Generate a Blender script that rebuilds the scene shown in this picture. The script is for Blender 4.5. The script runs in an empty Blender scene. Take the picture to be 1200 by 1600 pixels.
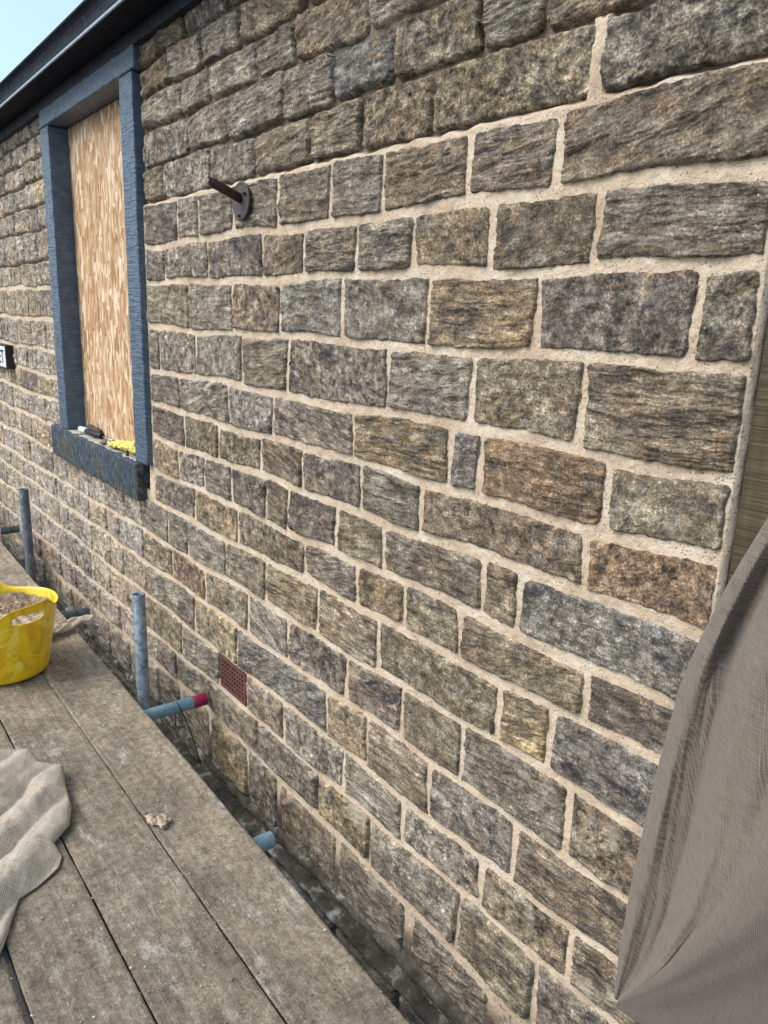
import bpy, bmesh, math, random
import numpy as np
from mathutils import Matrix, Vector

scn = bpy.context.scene
COL = scn.collection
R = math.radians

# ------------------------------------------------------------------ camera
# wall face is the plane y = 0, board tops are z = 0, x runs along the wall
CX = np.array([0.60823547, 0.21414016, -0.76432559])   # world X in camera axes (right, down, forward)
CY = np.array([0.79298621, -0.12151528, 0.59699825])
CZ = np.array([0.03496407, -0.96921516, -0.2437201])
CAMP = np.array([0.0, -1.2, 1.42]); FPX = 1185.0
right = Vector((CX[0], CY[0], CZ[0])); down = Vector((CX[1], CY[1], CZ[1])); fwd = Vector((CX[2], CY[2], CZ[2]))
M3 = Matrix((right, -down, -fwd)).transposed()
cam = bpy.data.cameras.new('camera'); camo = bpy.data.objects.new('camera', cam); COL.objects.link(camo)
camo.matrix_world = Matrix.Translation(Vector(CAMP)) @ M3.to_4x4()
cam.sensor_fit = 'VERTICAL'; cam.sensor_height = 36.0; cam.lens = 36.0 * FPX / 1600.0
cam.clip_start = 0.02; cam.clip_end = 500
scn.camera = camo

# ------------------------------------------------------------------ sky, sun, exposure
w = bpy.data.worlds.new('World'); scn.world = w; w.use_nodes = True
nt = w.node_tree; nt.nodes.clear()
sky = nt.nodes.new('ShaderNodeTexSky'); sky.sky_type = 'NISHITA'; sky.sun_disc = False
SUN_EL, SUN_AZ = R(46), R(203)       # azimuth measured clockwise from +Y
sky.sun_elevation = SUN_EL; sky.sun_rotation = SUN_AZ
sky.air_density = 1.0; sky.dust_density = 3.0; sky.ozone_density = 1.0
bg = nt.nodes.new('ShaderNodeBackground'); bg.inputs[1].default_value = 0.15
wo = nt.nodes.new('ShaderNodeOutputWorld')
# thin bright overcast veil mixed over the blue
tc = nt.nodes.new('ShaderNodeTexCoord'); wn = nt.nodes.new('ShaderNodeTexNoise')
wn.inputs['Scale'].default_value = 2.2; wn.inputs['Detail'].default_value = 5
nt.links.new(tc.outputs['Generated'], wn.inputs['Vector'])
wr = nt.nodes.new('ShaderNodeMapRange'); wr.inputs[1].default_value = 0.3; wr.inputs[2].default_value = 0.75
wr.inputs[3].default_value = 0.35; wr.inputs[4].default_value = 0.8
nt.links.new(wn.outputs['Fac'], wr.inputs[0])
wm = nt.nodes.new('ShaderNodeMix'); wm.data_type = 'RGBA'
nt.links.new(wr.outputs[0], wm.inputs[0]); nt.links.new(sky.outputs[0], wm.inputs[6])
wm.inputs[7].default_value = (2.7, 3.9, 4.6, 1)
nt.links.new(wm.outputs[2], bg.inputs[0]); nt.links.new(bg.outputs[0], wo.inputs[0])

sun = bpy.data.lights.new('sun', 'SUN'); sun.energy = 1.5; sun.angle = R(34); sun.color = (1.0, 0.93, 0.84)
suno = bpy.data.objects.new('sun', sun); COL.objects.link(suno)
sd = Vector((math.sin(SUN_AZ) * math.cos(SUN_EL), math.cos(SUN_AZ) * math.cos(SUN_EL), math.sin(SUN_EL)))
suno.rotation_euler = sd.to_track_quat('Z', 'Y').to_euler()

vs = scn.view_settings
vs.view_transform = 'Standard'; vs.look = 'None'; vs.gamma = 1.0; vs.use_curve_mapping = False
vs.exposure = 0.85

# ------------------------------------------------------------------ helpers
rng = np.random.RandomState(11)
random.seed(5)

def at(p, y=0.0):
    """point of plane y that the photograph shows at p (photo pixels)"""
    r = np.array([p[0] - 600., p[1] - 800., FPX]); d = np.array([r @ CX, r @ CY, r @ CZ])
    return CAMP + d * ((y - CAMP[1]) / d[1])

def onz(p, z=0.0):
    r = np.array([p[0] - 600., p[1] - 800., FPX]); d = np.array([r @ CX, r @ CY, r @ CZ])
    return CAMP + d * ((z - CAMP[2]) / d[2])

def depth(x, y, z):
    v = np.array([x, y + 1.2, z - 1.42]); return v[0] * CX[2] + v[1] * CY[2] + v[2] * CZ[2]

def tag(o, label=None, cat=None, group=None, kind=None):
    if label: o['label'] = label
    if cat: o['category'] = cat
    if group: o['group'] = group
    if kind: o['kind'] = kind
    return o

def empty(name, loc=(0, 0, 0)):
    o = bpy.data.objects.new(name, None); COL.objects.link(o); o.location = loc; o.empty_display_size = 0.05
    return o

def link(name, me, m=None, parent=None):
    o = bpy.data.objects.new(name, me); COL.objects.link(o)
    if m: me.materials.append(m)
    if parent is not None:
        o.parent = parent
        o.matrix_parent_inverse = Matrix.Translation(-Vector(parent.location))
    return o

def npmesh(name, V, F, smooth=True, attrs=None):
    """V (n,3), F (m,4) int"""
    me = bpy.data.meshes.new(name)
    V = np.asarray(V, np.float32); F = np.asarray(F, np.int32)
    me.vertices.add(len(V)); me.vertices.foreach_set('co', V.ravel())
    me.loops.add(F.size); me.loops.foreach_set('vertex_index', F.ravel())
    me.polygons.add(len(F)); me.polygons.foreach_set('loop_start', np.arange(len(F), dtype=np.int32) * F.shape[1])
    me.polygons.foreach_set('use_smooth', np.full(len(F), smooth))
    for k, (typ, arr) in (attrs or {}).items():
        a = me.attributes.new(k, typ, 'POINT')
        arr = np.asarray(arr, np.float32)
        a.data.foreach_set({'FLOAT_COLOR': 'color', 'FLOAT_VECTOR': 'vector', 'FLOAT': 'value'}[typ], arr.ravel())
    me.update(calc_edges=True); me.validate()
    return me

def gridF(nx, ny, off=0, wrap=False):
    i = np.arange(nx if wrap else nx - 1)[:, None]; j = np.arange(ny - 1)[None, :]
    a = i * ny + j; b = ((i + 1) % nx) * ny + j
    return (np.stack([a, b, b + 1, a + 1], -1).reshape(-1, 4) + off)

# numpy gradient noise -------------------------------------------------
_perm = np.random.RandomState(3).permutation(4096)
_ga = np.random.RandomState(4).rand(4096) * 2 * np.pi
_gx, _gy = np.cos(_ga), np.sin(_ga)
def perlin(x, y):
    xi = np.floor(x).astype(np.int64); yi = np.floor(y).astype(np.int64)
    xf = x - xi; yf = y - yi
    u = xf * xf * xf * (xf * (xf * 6 - 15) + 10); v = yf * yf * yf * (yf * (yf * 6 - 15) + 10)
    def g(a, b, dx, dy):
        h = _perm[(_perm[a & 4095] + b) & 4095]; return _gx[h] * dx + _gy[h] * dy
    n0 = g(xi, yi, xf, yf) * (1 - u) + g(xi + 1, yi, xf - 1, yf) * u
    n1 = g(xi, yi + 1, xf, yf - 1) * (1 - u) + g(xi + 1, yi + 1, xf - 1, yf - 1) * u
    return (n0 * (1 - v) + n1 * v) * 1.5
def fbm(x, y, o=4, g=0.5, ridge=False):
    s = 0; a = 1; t = 0
    for k in range(o):
        n = perlin(x + 17.3 * k, y - 9.1 * k)
        if ridge: n = 1 - 2 * np.abs(n)
        s = s + a * n; t += a; a *= g; x = x * 2.03; y = y * 2.03
    return s / t

# node helper -----------------------------------------------------------
class Mat:
    def __init__(s, name, rough=0.85, spec=0.3):
        s.m = bpy.data.materials.new(name); s.m.use_nodes = True
        s.t = s.m.node_tree; s.p = s.t.nodes['Principled BSDF']
        s.p.inputs['Roughness'].default_value = rough
        s.p.inputs['Specular IOR Level'].default_value = spec
        s.co = s.t.nodes.new('ShaderNodeTexCoord'); s.bn = None
    def n(s, t, **kw):
        nd = s.t.nodes.new('ShaderNode' + t)
        for k, v in kw.items():
            if hasattr(nd, k): setattr(nd, k, v)
            else: nd.inputs[k.replace('_', ' ')].default_value = v
        return nd
    def L(s, a, b): s.t.links.new(a, b)
    def attr(s, name, out='Color'):
        a = s.n('Attribute'); a.attribute_name = name; return a.outputs[out]
    def map(s, vec, sc=(1, 1, 1), rot=(0, 0, 0)):
        m = s.n('Mapping'); m.inputs['Scale'].default_value = sc; m.inputs['Rotation'].default_value = rot
        s.L(vec, m.inputs[0]); return m.outputs[0]
    def noise(s, vec, scale, detail=4, rough=0.55, dist=0.0):
        nd = s.n('TexNoise', Scale=scale, Detail=detail, Roughness=rough, Distortion=dist); s.L(vec, nd.inputs['Vector']); return nd.outputs['Fac']
    def vor(s, vec, scale, feat='F1', out='Distance', rnd=1.0):
        nd = s.n('TexVoronoi', Scale=scale, Randomness=rnd); nd.feature = feat; s.L(vec, nd.inputs['Vector']); return nd.outputs[out]
    def ramp(s, fac, pts):
        r = s.n('ValToRGB'); el = r.color_ramp.elements
        while len(el) < len(pts): el.new(0.5)
        for e, (p, c) in zip(el, pts):
            e.position = p; e.color = (c, c, c, 1) if isinstance(c, (int, float)) else (*c, 1)
        s.L(fac, r.inputs[0]); return r.outputs[0]
    def rng(s, fac, a, b, c=0.0, d=1.0):
        r = s.n('MapRange'); 
        for i, v in enumerate((a, b, c, d)): r.inputs[i + 1].default_value = v
        s.L(fac, r.inputs[0]); return r.outputs[0]
    def mix(s, fac, a, b, mode='MIX'):
        m = s.n('Mix'); m.data_type = 'RGBA'; m.blend_type = mode
        for i, v in ((0, fac), (6, a), (7, b)):
            if isinstance(v, (int, float)): m.inputs[i].default_value = v if i == 0 else (v, v, v, 1)
            elif isinstance(v, tuple): m.inputs[i].default_value = (*v, 1)
            else: s.L(v, m.inputs[i])
        return m.outputs[2]
    def math(s, op, a, b=0.0):
        m = s.n('Math'); m.operation = op
        for i, v in enumerate((a, b)):
            if isinstance(v, (int, float)): m.inputs[i].default_value = v
            else: s.L(v, m.inputs[i])
        return m.outputs[0]
    def bump(s, h, dist, strength=1.0):
        b = s.n('Bump'); b.inputs['Strength'].default_value = strength; b.inputs['Distance'].default_value = dist
        s.L(h, b.inputs['Height'])
        if s.bn is not None: s.L(s.bn, b.inputs['Normal'])
        s.bn = b.outputs[0]
    def done(s, color, rough=None):
        if isinstance(color, tuple): s.p.inputs['Base Color'].default_value = (*color, 1)
        else: s.L(color, s.p.inputs['Base Color'])
        if rough is not None: s.L(rough, s.p.inputs['Roughness'])
        if s.bn is not None: s.L(s.bn, s.p.inputs['Normal'])
        return s.m

# ------------------------------------------------------------------ materials
def mat_stone():
    m = Mat('sandstone', 0.8, 0.35)
    ca, cb, lc = m.attr('ca'), m.attr('cb'), m.attr('lc', 'Vector')
    dk, lam = m.attr('dk', 'Fac'), m.attr('lam', 'Fac')
    patch = m.rng(m.noise(m.map(lc, (1, 1.8, 1)), 6, 7, 0.7, 0.6), 0.44, 0.57)
    col = m.mix(patch, ca, cb)
    # rusty seams and bleached areas
    col = m.mix(m.math('MULTIPLY', m.rng(m.noise(m.map(lc, (1, 2.6, 1)), 11, 5, 0.7, 0.5), 0.54, 0.66), 0.60), col, (0.33, 0.215, 0.115))
    col = m.mix(m.math('MULTIPLY', m.rng(m.noise(m.map(lc, (1, 2, 1)), 14, 6, 0.7, 0.3), 0.55, 0.68), 0.55), col, (0.34, 0.335, 0.31))
    iso = m.noise(lc, 44, 8, 0.72)
    band = m.noise(m.map(lc, (1, 5.5, 1)), 15, 9, 0.76, 0.55)
    tx = m.mix(lam, iso, band)
    col = m.mix(1.0, col, m.ramp(tx, [(0.375, 0.16), (0.455, 0.68), (0.53, 1.10), (0.61, 1.85)]), 'MULTIPLY')  # relief shading put into the colour: pits darkened, crests lightened
    col = m.mix(1.0, col, m.ramp(m.noise(lc, 24, 5, 0.65), [(0.36, 0.66), (0.5, 1.0), (0.62, 1.4)]), 'MULTIPLY')
    fg = m.noise(lc, 210, 3, 0.7)
    col = m.mix(1.0, col, m.ramp(fg, [(0.38, 0.58), (0.5, 1.0), (0.61, 1.6)]), 'MULTIPLY')
    crust = m.math('MULTIPLY', m.rng(m.noise(m.map(lc, (1, 1.7, 1)), 9, 10, 0.82, 0.4), 0.52, 0.60), dk)
    col = m.mix(crust, col, (0.05, 0.05, 0.058))
    sm = m.math('MULTIPLY', m.rng(m.noise(lc, 12, 9, 0.8, 0.5), 0.53, 0.60, 0, 0.75), m.attr('sm', 'Fac'))
    col = m.mix(sm, col, (0.62, 0.54, 0.45))
    v = m.vor(lc, 46); sel = m.rng(m.noise(lc, 9, 2), 0.50, 0.60)
    fleck = m.math('MULTIPLY', m.math('LESS_THAN', v, 0.09), sel)
    col = m.mix(fleck, col, (0.80, 0.77, 0.72))
    m.bump(band, 0.018, 1.0); m.bump(iso, 0.010, 0.8)
    m.bump(m.noise(lc, 420, 3, 0.7), 0.0015, 0.8)
    return m.done(col, m.rng(iso, 0.35, 0.65, 0.65, 0.95))

def mat_mortar():
    m = Mat('lime_mortar', 0.92, 0.2)
    g = m.co.outputs['Object']; st = m.attr('state', 'Fac')
    n1 = m.noise(g, 14, 5, 0.6)
    fresh = m.ramp(m.noise(g, 7, 8, 0.75), [(0.36, (0.56, 0.43, 0.305)), (0.5, (0.71, 0.57, 0.425)), (0.64, (0.80, 0.69, 0.56))])
    v = m.vor(g, 150); vs_ = m.vor(g, 150, out='Color')
    sp = m.math('MULTIPLY', m.math('LESS_THAN', v, 0.27), m.math('GREATER_THAN', vs_, 0.60))
    fresh = m.mix(m.math('MULTIPLY', sp, 0.75), fresh, (0.16, 0.12, 0.10))
    fine = m.noise(g, 420, 2, 0.6)
    fresh = m.mix(1.0, fresh, m.ramp(fine, [(0.3, 0.78), (0.6, 1.08)]), 'MULTIPLY')
    old = m.ramp(n1, [(0.35, (0.11, 0.09, 0.068)), (0.7, (0.28, 0.23, 0.175))])
    dirty_shaded = m.ramp(m.noise(g, 9, 6, 0.7), [(0.38, (0.065, 0.056, 0.044)), (0.54, (0.16, 0.14, 0.11)), (0.64, (0.62, 0.58, 0.53))])  # grime of the low joints, darkened further to paint shade in the slot
    c = m.mix(m.rng(st, 0.0, 1.0), fresh, old)
    c = m.mix(m.rng(st, 1.0, 2.0), c, dirty_shaded)
    m.bump(m.noise(g, 45, 6, 0.7), 0.009, 0.9); m.bump(m.noise(g, 330, 3, 0.7), 0.0022, 0.9); m.bump(v, 0.0012, 0.4)
    return m.done(c)

def mat_boards():
    m = Mat('dusty_wood', 0.9, 0.2)
    g = m.co.outputs['Object']
    oi = m.n('ObjectInfo').outputs['Random']
    off = m.n('VectorMath'); off.operation = 'ADD'; cmb = m.n('CombineXYZ'); m.L(m.math('MULTIPLY', oi, 37.0), cmb.inputs[0])
    m.L(g, off.inputs[0]); m.L(cmb.outputs[0], off.inputs[1]); g2 = off.outputs[0]
    wood = m.ramp(m.noise(m.map(g2, (1.2, 26, 26)), 3, 6, 0.7, 0.6), [(0.3, (0.13, 0.105, 0.08)), (0.6, (0.23, 0.19, 0.145)), (0.8, (0.32, 0.275, 0.22))])
    dust = m.ramp(m.noise(g2, 5, 9, 0.75), [(0.32, (0.20, 0.165, 0.125)), (0.5, (0.295, 0.248, 0.190)), (0.68, (0.40, 0.335, 0.255))])
    col = m.mix(m.rng(m.noise(m.map(g2, (1, 2, 1)), 5, 8, 0.75), 0.40, 0.56, 0.3, 0.95), wood, dust)
    col = m.mix(1.0, col, (1.15, 1.13, 1.12), 'MULTIPLY')
    sx = m.n('SeparateXYZ'); m.L(g, sx.inputs[0])
    sand = m.math('MULTIPLY', m.rng(sx.outputs[1], -0.50, -0.36), m.rng(m.noise(g2, 9, 7, 0.7), 0.40, 0.58, 0.2, 0.9))
    col = m.mix(sand, col, (0.40, 0.33, 0.245))
    dark = m.rng(m.noise(g2, 3.0, 6, 0.7), 0.50, 0.68, 0, 0.55)
    col = m.mix(dark, col, (0.125, 0.108, 0.092))
    spl = m.rng(m.noise(m.map(g2, (0.8, 2.2, 1)), 5.0, 11, 0.82), 0.535, 0.63, 0, 0.8)
    col = m.mix(spl, col, (0.55, 0.50, 0.44))
    lg = m.noise(m.map(g2, (1.3, 48, 48)), 1.6, 7, 0.72, 0.4)
    col = m.mix(1.0, col, m.ramp(lg, [(0.36, 0.84), (0.5, 1.08), (0.64, 1.22)]), 'MULTIPLY')
    fine = m.noise(g2, 170, 6, 0.85)
    col = m.mix(1.0, col, m.ramp(fine, [(0.36, 0.66), (0.5, 1.0), (0.64, 1.5)]), 'MULTIPLY')
    gr = m.noise(g2, 42, 8, 0.8)
    col = m.mix(1.0, col, m.ramp(gr, [(0.36, 0.60), (0.52, 1.0), (0.66, 1.35)]), 'MULTIPLY')
    m.bump(gr, 0.009, 1.0); m.bump(fine, 0.003, 1.0)
    m.bump(m.noise(m.map(g2, (1.5, 60, 60)), 4, 4, 0.6), 0.003, 0.5)
    return m.done(col)

def mat_hessian(name='hessian', scale=1.25, c0=(0.075, 0.060, 0.050), c1=(0.245, 0.205, 0.170)):
    m = Mat(name, 0.95, 0.1)
    uv = m.attr('wuv', 'Vector'); op = m.attr('open', 'Fac')
    ns = m.n('TexNoise', Scale=5.0, Detail=2.0); m.L(uv, ns.inputs['Vector'])
    wob = m.n('VectorMath'); wob.operation = 'MULTIPLY_ADD'; m.L(ns.outputs['Color'], wob.inputs[0]); wob.inputs[1].default_value = (0.012, 0.012, 0.012); m.L(uv, wob.inputs[2])
    sep = m.n('SeparateXYZ'); m.L(wob.outputs[0], sep.inputs[0])
    def thread(o):
        # one thread every 2.3 mm
        return m.math('ABSOLUTE', m.math('SINE', m.math('MULTIPLY', o, math.pi / (0.0030 * scale))))
    a, b = thread(sep.outputs[0]), thread(sep.outputs[1])
    wv = m.math('MAXIMUM', a, b)
    thr = m.math('ADD', 0.60, m.math('MULTIPLY', op, 0.27))
    wv = m.math('MULTIPLY', m.math('SUBTRACT', wv, thr), 5.0); wv = m.rng(wv, 0.0, 1.0)
    irr = m.noise(m.map(uv, (1, 14, 1)), 22, 4, 0.75); irr2 = m.noise(m.map(uv, (14, 1, 1)), 22, 4, 0.75)
    thick = m.math('ADD', m.math('MULTIPLY', irr, 0.6), m.math('MULTIPLY', irr2, 0.6))
    base = m.mix(m.rng(thick, 0.42, 0.66, 0.25, 1.0), c0, c1)
    gap = m.math('MULTIPLY', m.math('SUBTRACT', 1.0, wv), m.rng(op, 0, 1, 0.50, 0.85))
    col = m.mix(gap, base, (0.045, 0.04, 0.035))
    fz = m.noise(uv, 320, 3, 0.7)
    col = m.mix(m.rng(fz, 0.60, 0.72, 0, 0.45), col, (0.56, 0.51, 0.46))
    m.bump(m.noise(uv, 14, 4, 0.6), 0.006, 0.5)
    m.bump(wv, 0.0012, 0.7); m.bump(fz, 0.001, 0.6)
    m.p.inputs['Sheen Weight'].default_value = 0.12
    return m.done(col)

def mat_paint(name, c, rough=0.45, tool=(0, 0, 0), worn=None, spec=0.5, toolamp=0.002):
    """old paint over tooled stone or timber"""
    m = Mat(name, rough, spec); g = m.co.outputs['Object']
    n = m.noise(g, 22, 5, 0.65)
    col = m.mix(m.rng(n, 0.3, 0.7), tuple(v * 0.7 for v in c), tuple(v * 1.25 for v in c))
    if worn:
        col = m.mix(m.rng(m.noise(g, 16, 7, 0.75), 0.47, 0.60, 0, 0.9), col, worn)
    if any(tool):
        wv = m.noise(m.map(g, tool), 1.0, 2, 0.4, 0.3); m.bump(wv, toolamp, 1.0); col = m.mix(1.0, col, m.ramp(wv, [(0.35, 0.8), (0.6, 1.12)]), 'MULTIPLY')
    m.bump(m.noise(g, 120, 4, 0.7), 0.0012, 0.6)
    return m.done(col, m.rng(m.noise(g, 40, 3), 0.3, 0.7, rough - 0.1, rough + 0.25))

def mat_metal(name, c, c2=None, metallic=0.75, rough=0.45):
    m = Mat(name, rough, 0.5); g = m.co.outputs['Object']; m.p.inputs['Metallic'].default_value = metallic
    n = m.noise(g, 30, 6, 0.7)
    col = m.mix(m.rng(n, 0.42, 0.62), c, c2 or tuple(v * 0.55 for v in c))
    col = m.mix(m.rng(m.noise(m.map(g, (40, 40, 9)), 4, 4, 0.7), 0.58, 0.68, 0, 0.6), col, (0.55, 0.54, 0.52))
    m.bump(m.noise(g, 140, 3, 0.7), 0.0008, 0.7)
    return m.done(col, m.rng(n, 0.3, 0.7, rough - 0.1, rough + 0.2))

def mat_osb():
    m = Mat('chipboard', 0.7, 0.3); g = m.co.outputs['Object']
    cols = None; lay = None
    def layer(rot, sc):
        v = m.map(g, sc, (0, rot, 0)); n = m.n('TexVoronoi', Scale=1.0); n.feature = 'F1'; m.L(v, n.inputs['Vector'])
        s = m.n('SeparateColor'); m.L(n.outputs['Color'], s.inputs[0]); return s.outputs[0], s.outputs[1], n.outputs['Distance']
    a = layer(0.3, (26, 1, 20)); b = layer(-0.7, (36, 1, 14)); c = layer(1.25, (46, 1, 15)); d = layer(-1.2, (50, 1, 13))
    rp = [(0.0, (0.33, 0.175, 0.085)), (0.3, (0.48, 0.28, 0.145)), (0.65, (0.58, 0.39, 0.235)), (0.85, (0.72, 0.54, 0.37)), (1.0, (0.82, 0.68, 0.50))]
    col = m.ramp(a[0], rp)
    col = m.mix(m.math('GREATER_THAN', b[1], 0.5), col, m.ramp(b[0], rp))
    col = m.mix(m.math('GREATER_THAN', c[1], 0.62), col, m.ramp(c[0], rp))
    col = m.mix(m.math('GREATER_THAN', d[1], 0.75), col, m.ramp(d[0], rp))
    col = m.mix(1.0, col, m.ramp(m.noise(m.map(g, (160, 1, 12)), 1, 4, 0.7), [(0.3, 0.85), (0.6, 1.08)]), 'MULTIPLY')
    m.bump(c[2], 0.0012, 0.5); m.bump(a[0], 0.001, 0.6)
    return m.done(col)

def mat_simple(name, c, rough=0.6, metallic=0.0, spec=0.4, var=0.3, scale=40, bump=0.0006):
    m = Mat(name, rough, spec); g = m.co.outputs['Object']; m.p.inputs['Metallic'].default_value = metallic
    n = m.noise(g, scale, 5, 0.65)
    col = m.mix(m.rng(n, 0.3, 0.7), tuple(v * (1 - var) for v in c), tuple(min(1, v * (1 + var)) for v in c))
    m.bump(m.noise(g, scale * 4, 3, 0.6), bump, 0.7)
    return m.done(col)

STONE, MORTAR, BOARD = mat_stone(), mat_mortar(), mat_boards()
HESS = mat_hessian()

# ------------------------------------------------------------------ the wall
# bed joints: z at x=-1 and slope
BEDS = [(2.50, 0), (2.327, 0), (2.209, -0.003), (2.09, -0.004), (1.955, -0.006), (1.822, -0.008), (1.670, -0.003), (1.529, -0.003),
        (1.364, 0), (1.190, 0), (1.045, 0), (0.908, 0), (0.765, 0.003), (0.638, 0.010), (0.480, 0.012), (0.317, 0.005), (0.155, 0.006),
        (0.014, 0.018), (-0.172, -0.020), (-0.355, 0.035), (-0.455, 0.030), (-0.63, 0), (-0.82, 0), (-1.0, 0), (-1.18, 0), (-1.36, 0), (-1.56, 0), (-1.74, 0), (-1.92, 0), (-2.12, 0)]
# vertical joints (photo px) and a letter per stone: g grey, b blue-grey, o olive, n brown, r rust, p purple-brown, y ochre, d sooty
J = {1: ([288, 358, 420], 'ngnng'), 2: ([264, 315, 374, 480], 'nggnng'), 3: ([285, 327, 401, 460, 576], 'ggggogn'),
     4: ([293, 357, 443, 520, 616, 754, 853], 'ggggbognn'), 5: ([255, 329, 398, 486, 564, 676, 935], 'nggoonngr'),
     6: ([280, 313, 367, 437, 521, 602, 735, 878], 'dgggognpo'), 7: ([261, 328, 413, 479, 561, 649, 773, 937], 'dgdnpgyng'),
     8: ([298, 366, 441, 538, 673, 843, 1092], 'ognbgydgn'), 9: ([252, 309, 381, 453, 609, 741, 914], 'gggodgoo'),
     10: ([284, 360, 430, 555, 706, 754, 952], 'dgbpybro'), 11: ([291, 344, 411, 476, 568, 661, 916], 'dnnnpgnr'),
     12: ([282, 322, 365, 419, 453, 528, 603, 757, 813], 'yggdndngnb'), 13: ([308, 375, 479, 561, 635, 721, 918], 'gyngrnnd'),
     14: ([265, 296, 356, 418, 500, 594, 782, 862], 'gggoyooyb'), 15: ([227, 272, 323, 391, 453, 545, 631, 724, 889], 'bnrogdpogo'),
     16: ([232, 307, 374, 514, 577, 673, 806], 'ogybyobn'), 17: ([230, 287, 345, 387, 446, 540, 631, 754, 892], 'ongXogggnn'),
     18: ([325, 407, 501, 582, 720, 838], 'gogygog'), 19: ([437, 531, 638, 772], 'goggg')}
PAL = {'g': ((0.310, 0.285, 0.240), (0.225, 0.198, 0.162)), 'b': ((0.270, 0.268, 0.250), (0.195, 0.188, 0.175)),
       'o': ((0.290, 0.255, 0.188), (0.225, 0.182, 0.128)), 'n': ((0.290, 0.240, 0.170), (0.200, 0.160, 0.112)),
       'r': ((0.360, 0.250, 0.140), (0.240, 0.190, 0.135)), 'p': ((0.220, 0.185, 0.160), (0.280, 0.235, 0.190)),
       'y': ((0.370, 0.280, 0.155), (0.255, 0.215, 0.155)), 'd': ((0.215, 0.180, 0.150), (0.140, 0.124, 0.112))}
for k_ in PAL:
    PAL[k_] = tuple(tuple(1.27 * (v * 0.78 + m_ * 0.22) * w_ for v, m_, w_ in zip(c_, g_, (1.05, 0.985, 0.935))) for c_, g_ in zip(PAL[k_], ((0.30, 0.27, 0.225), (0.20, 0.165, 0.125))))
def bed(i, x):
    z0, k = BEDS[i]
    if i in (18, 19) and x < -2.4: z0 += k * -1.4 + (0.028 if i == 18 else 0.004) * (x + 2.4); k = 0
    return z0 + k * (x + 1) + 0.0045 * math.sin(x * 5.1 + i * 2.3) + 0.003 * math.sin(x * 13 + i)

def solveX(px, z):
    lo, hi = -9.0, -0.3
    for _ in range(40):
        mid = (lo + hi) / 2; v = np.array([mid, 1.2, z - 1.42]); q = v[0] * CX + v[1] * CY + v[2] * CZ
        if q[0] / q[2] * FPX + 600 < px: lo = mid
        else: hi = mid
    return mid

XR, XL = -0.611, -7.4
WX0, WX1, WZ0, WZ1 = -4.50, -3.155, 0.60, 2.42     # window surround
stones = []   # x0,x1,z0 at ends,z1 at ends, code, course
def rnd_codes(): return random.choice('ggggggbonnodpyog')
for i in range(1, len(BEDS) - 1 + 1):
    if i == 0: continue
    a, b = i - 1, i                 # top bed a, bottom bed b ; course i lies between
    zt, zb = BEDS[a][0], BEDS[b][0]
    joints, codes = J.get(i, ([], ''))
    zm = (zt + zb) / 2
    if i == 1: zm = 2.37
    xs = [solveX(p, zm) for p in joints]
    if not xs: xs = [XR - 0.33 - 0.1 * random.random()]; codes = 'gg'
    cl = [XR + (0.0)] + sorted([x for x in xs if x < XR - 0.05], reverse=True)
    cds = list(codes)[:len(xs) + 1][::-1]
    cds = cds[-(len(cl)):]
    # right part
    segs = []
    for k in range(len(cl) - 1): segs.append((cl[k + 1], cl[k], cds[k] if k < len(cds) else 'g'))
    x = cl[-1]
    first = True
    beside = zb > 0.62 - 0.01
    if beside:
        stop = -3.155
        segs.append((stop, x, codes[0] if codes else 'g'))
        x = -4.515
    wd = 0.0
    while x > XL:
        wd = random.uniform(0.17, 0.36) * (1.0 if i < 19 else 1.3)
        c = codes[0] if (first and not beside and codes) else rnd_codes(); first = False
        segs.append((x - wd, x, c)); x -= wd
    for (x0, x1, c) in segs: stones.append((x0, x1, a, b, c, i))

class Acc:
    def __init__(s): s.V = []; s.F = []; s.A = {}; s.n = 0
    def add(s, V, F, **A):
        s.V.append(V); s.F.append(F + s.n); s.n += len(V)
        for k, v in A.items(): s.A.setdefault(k, []).append(v)

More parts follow.
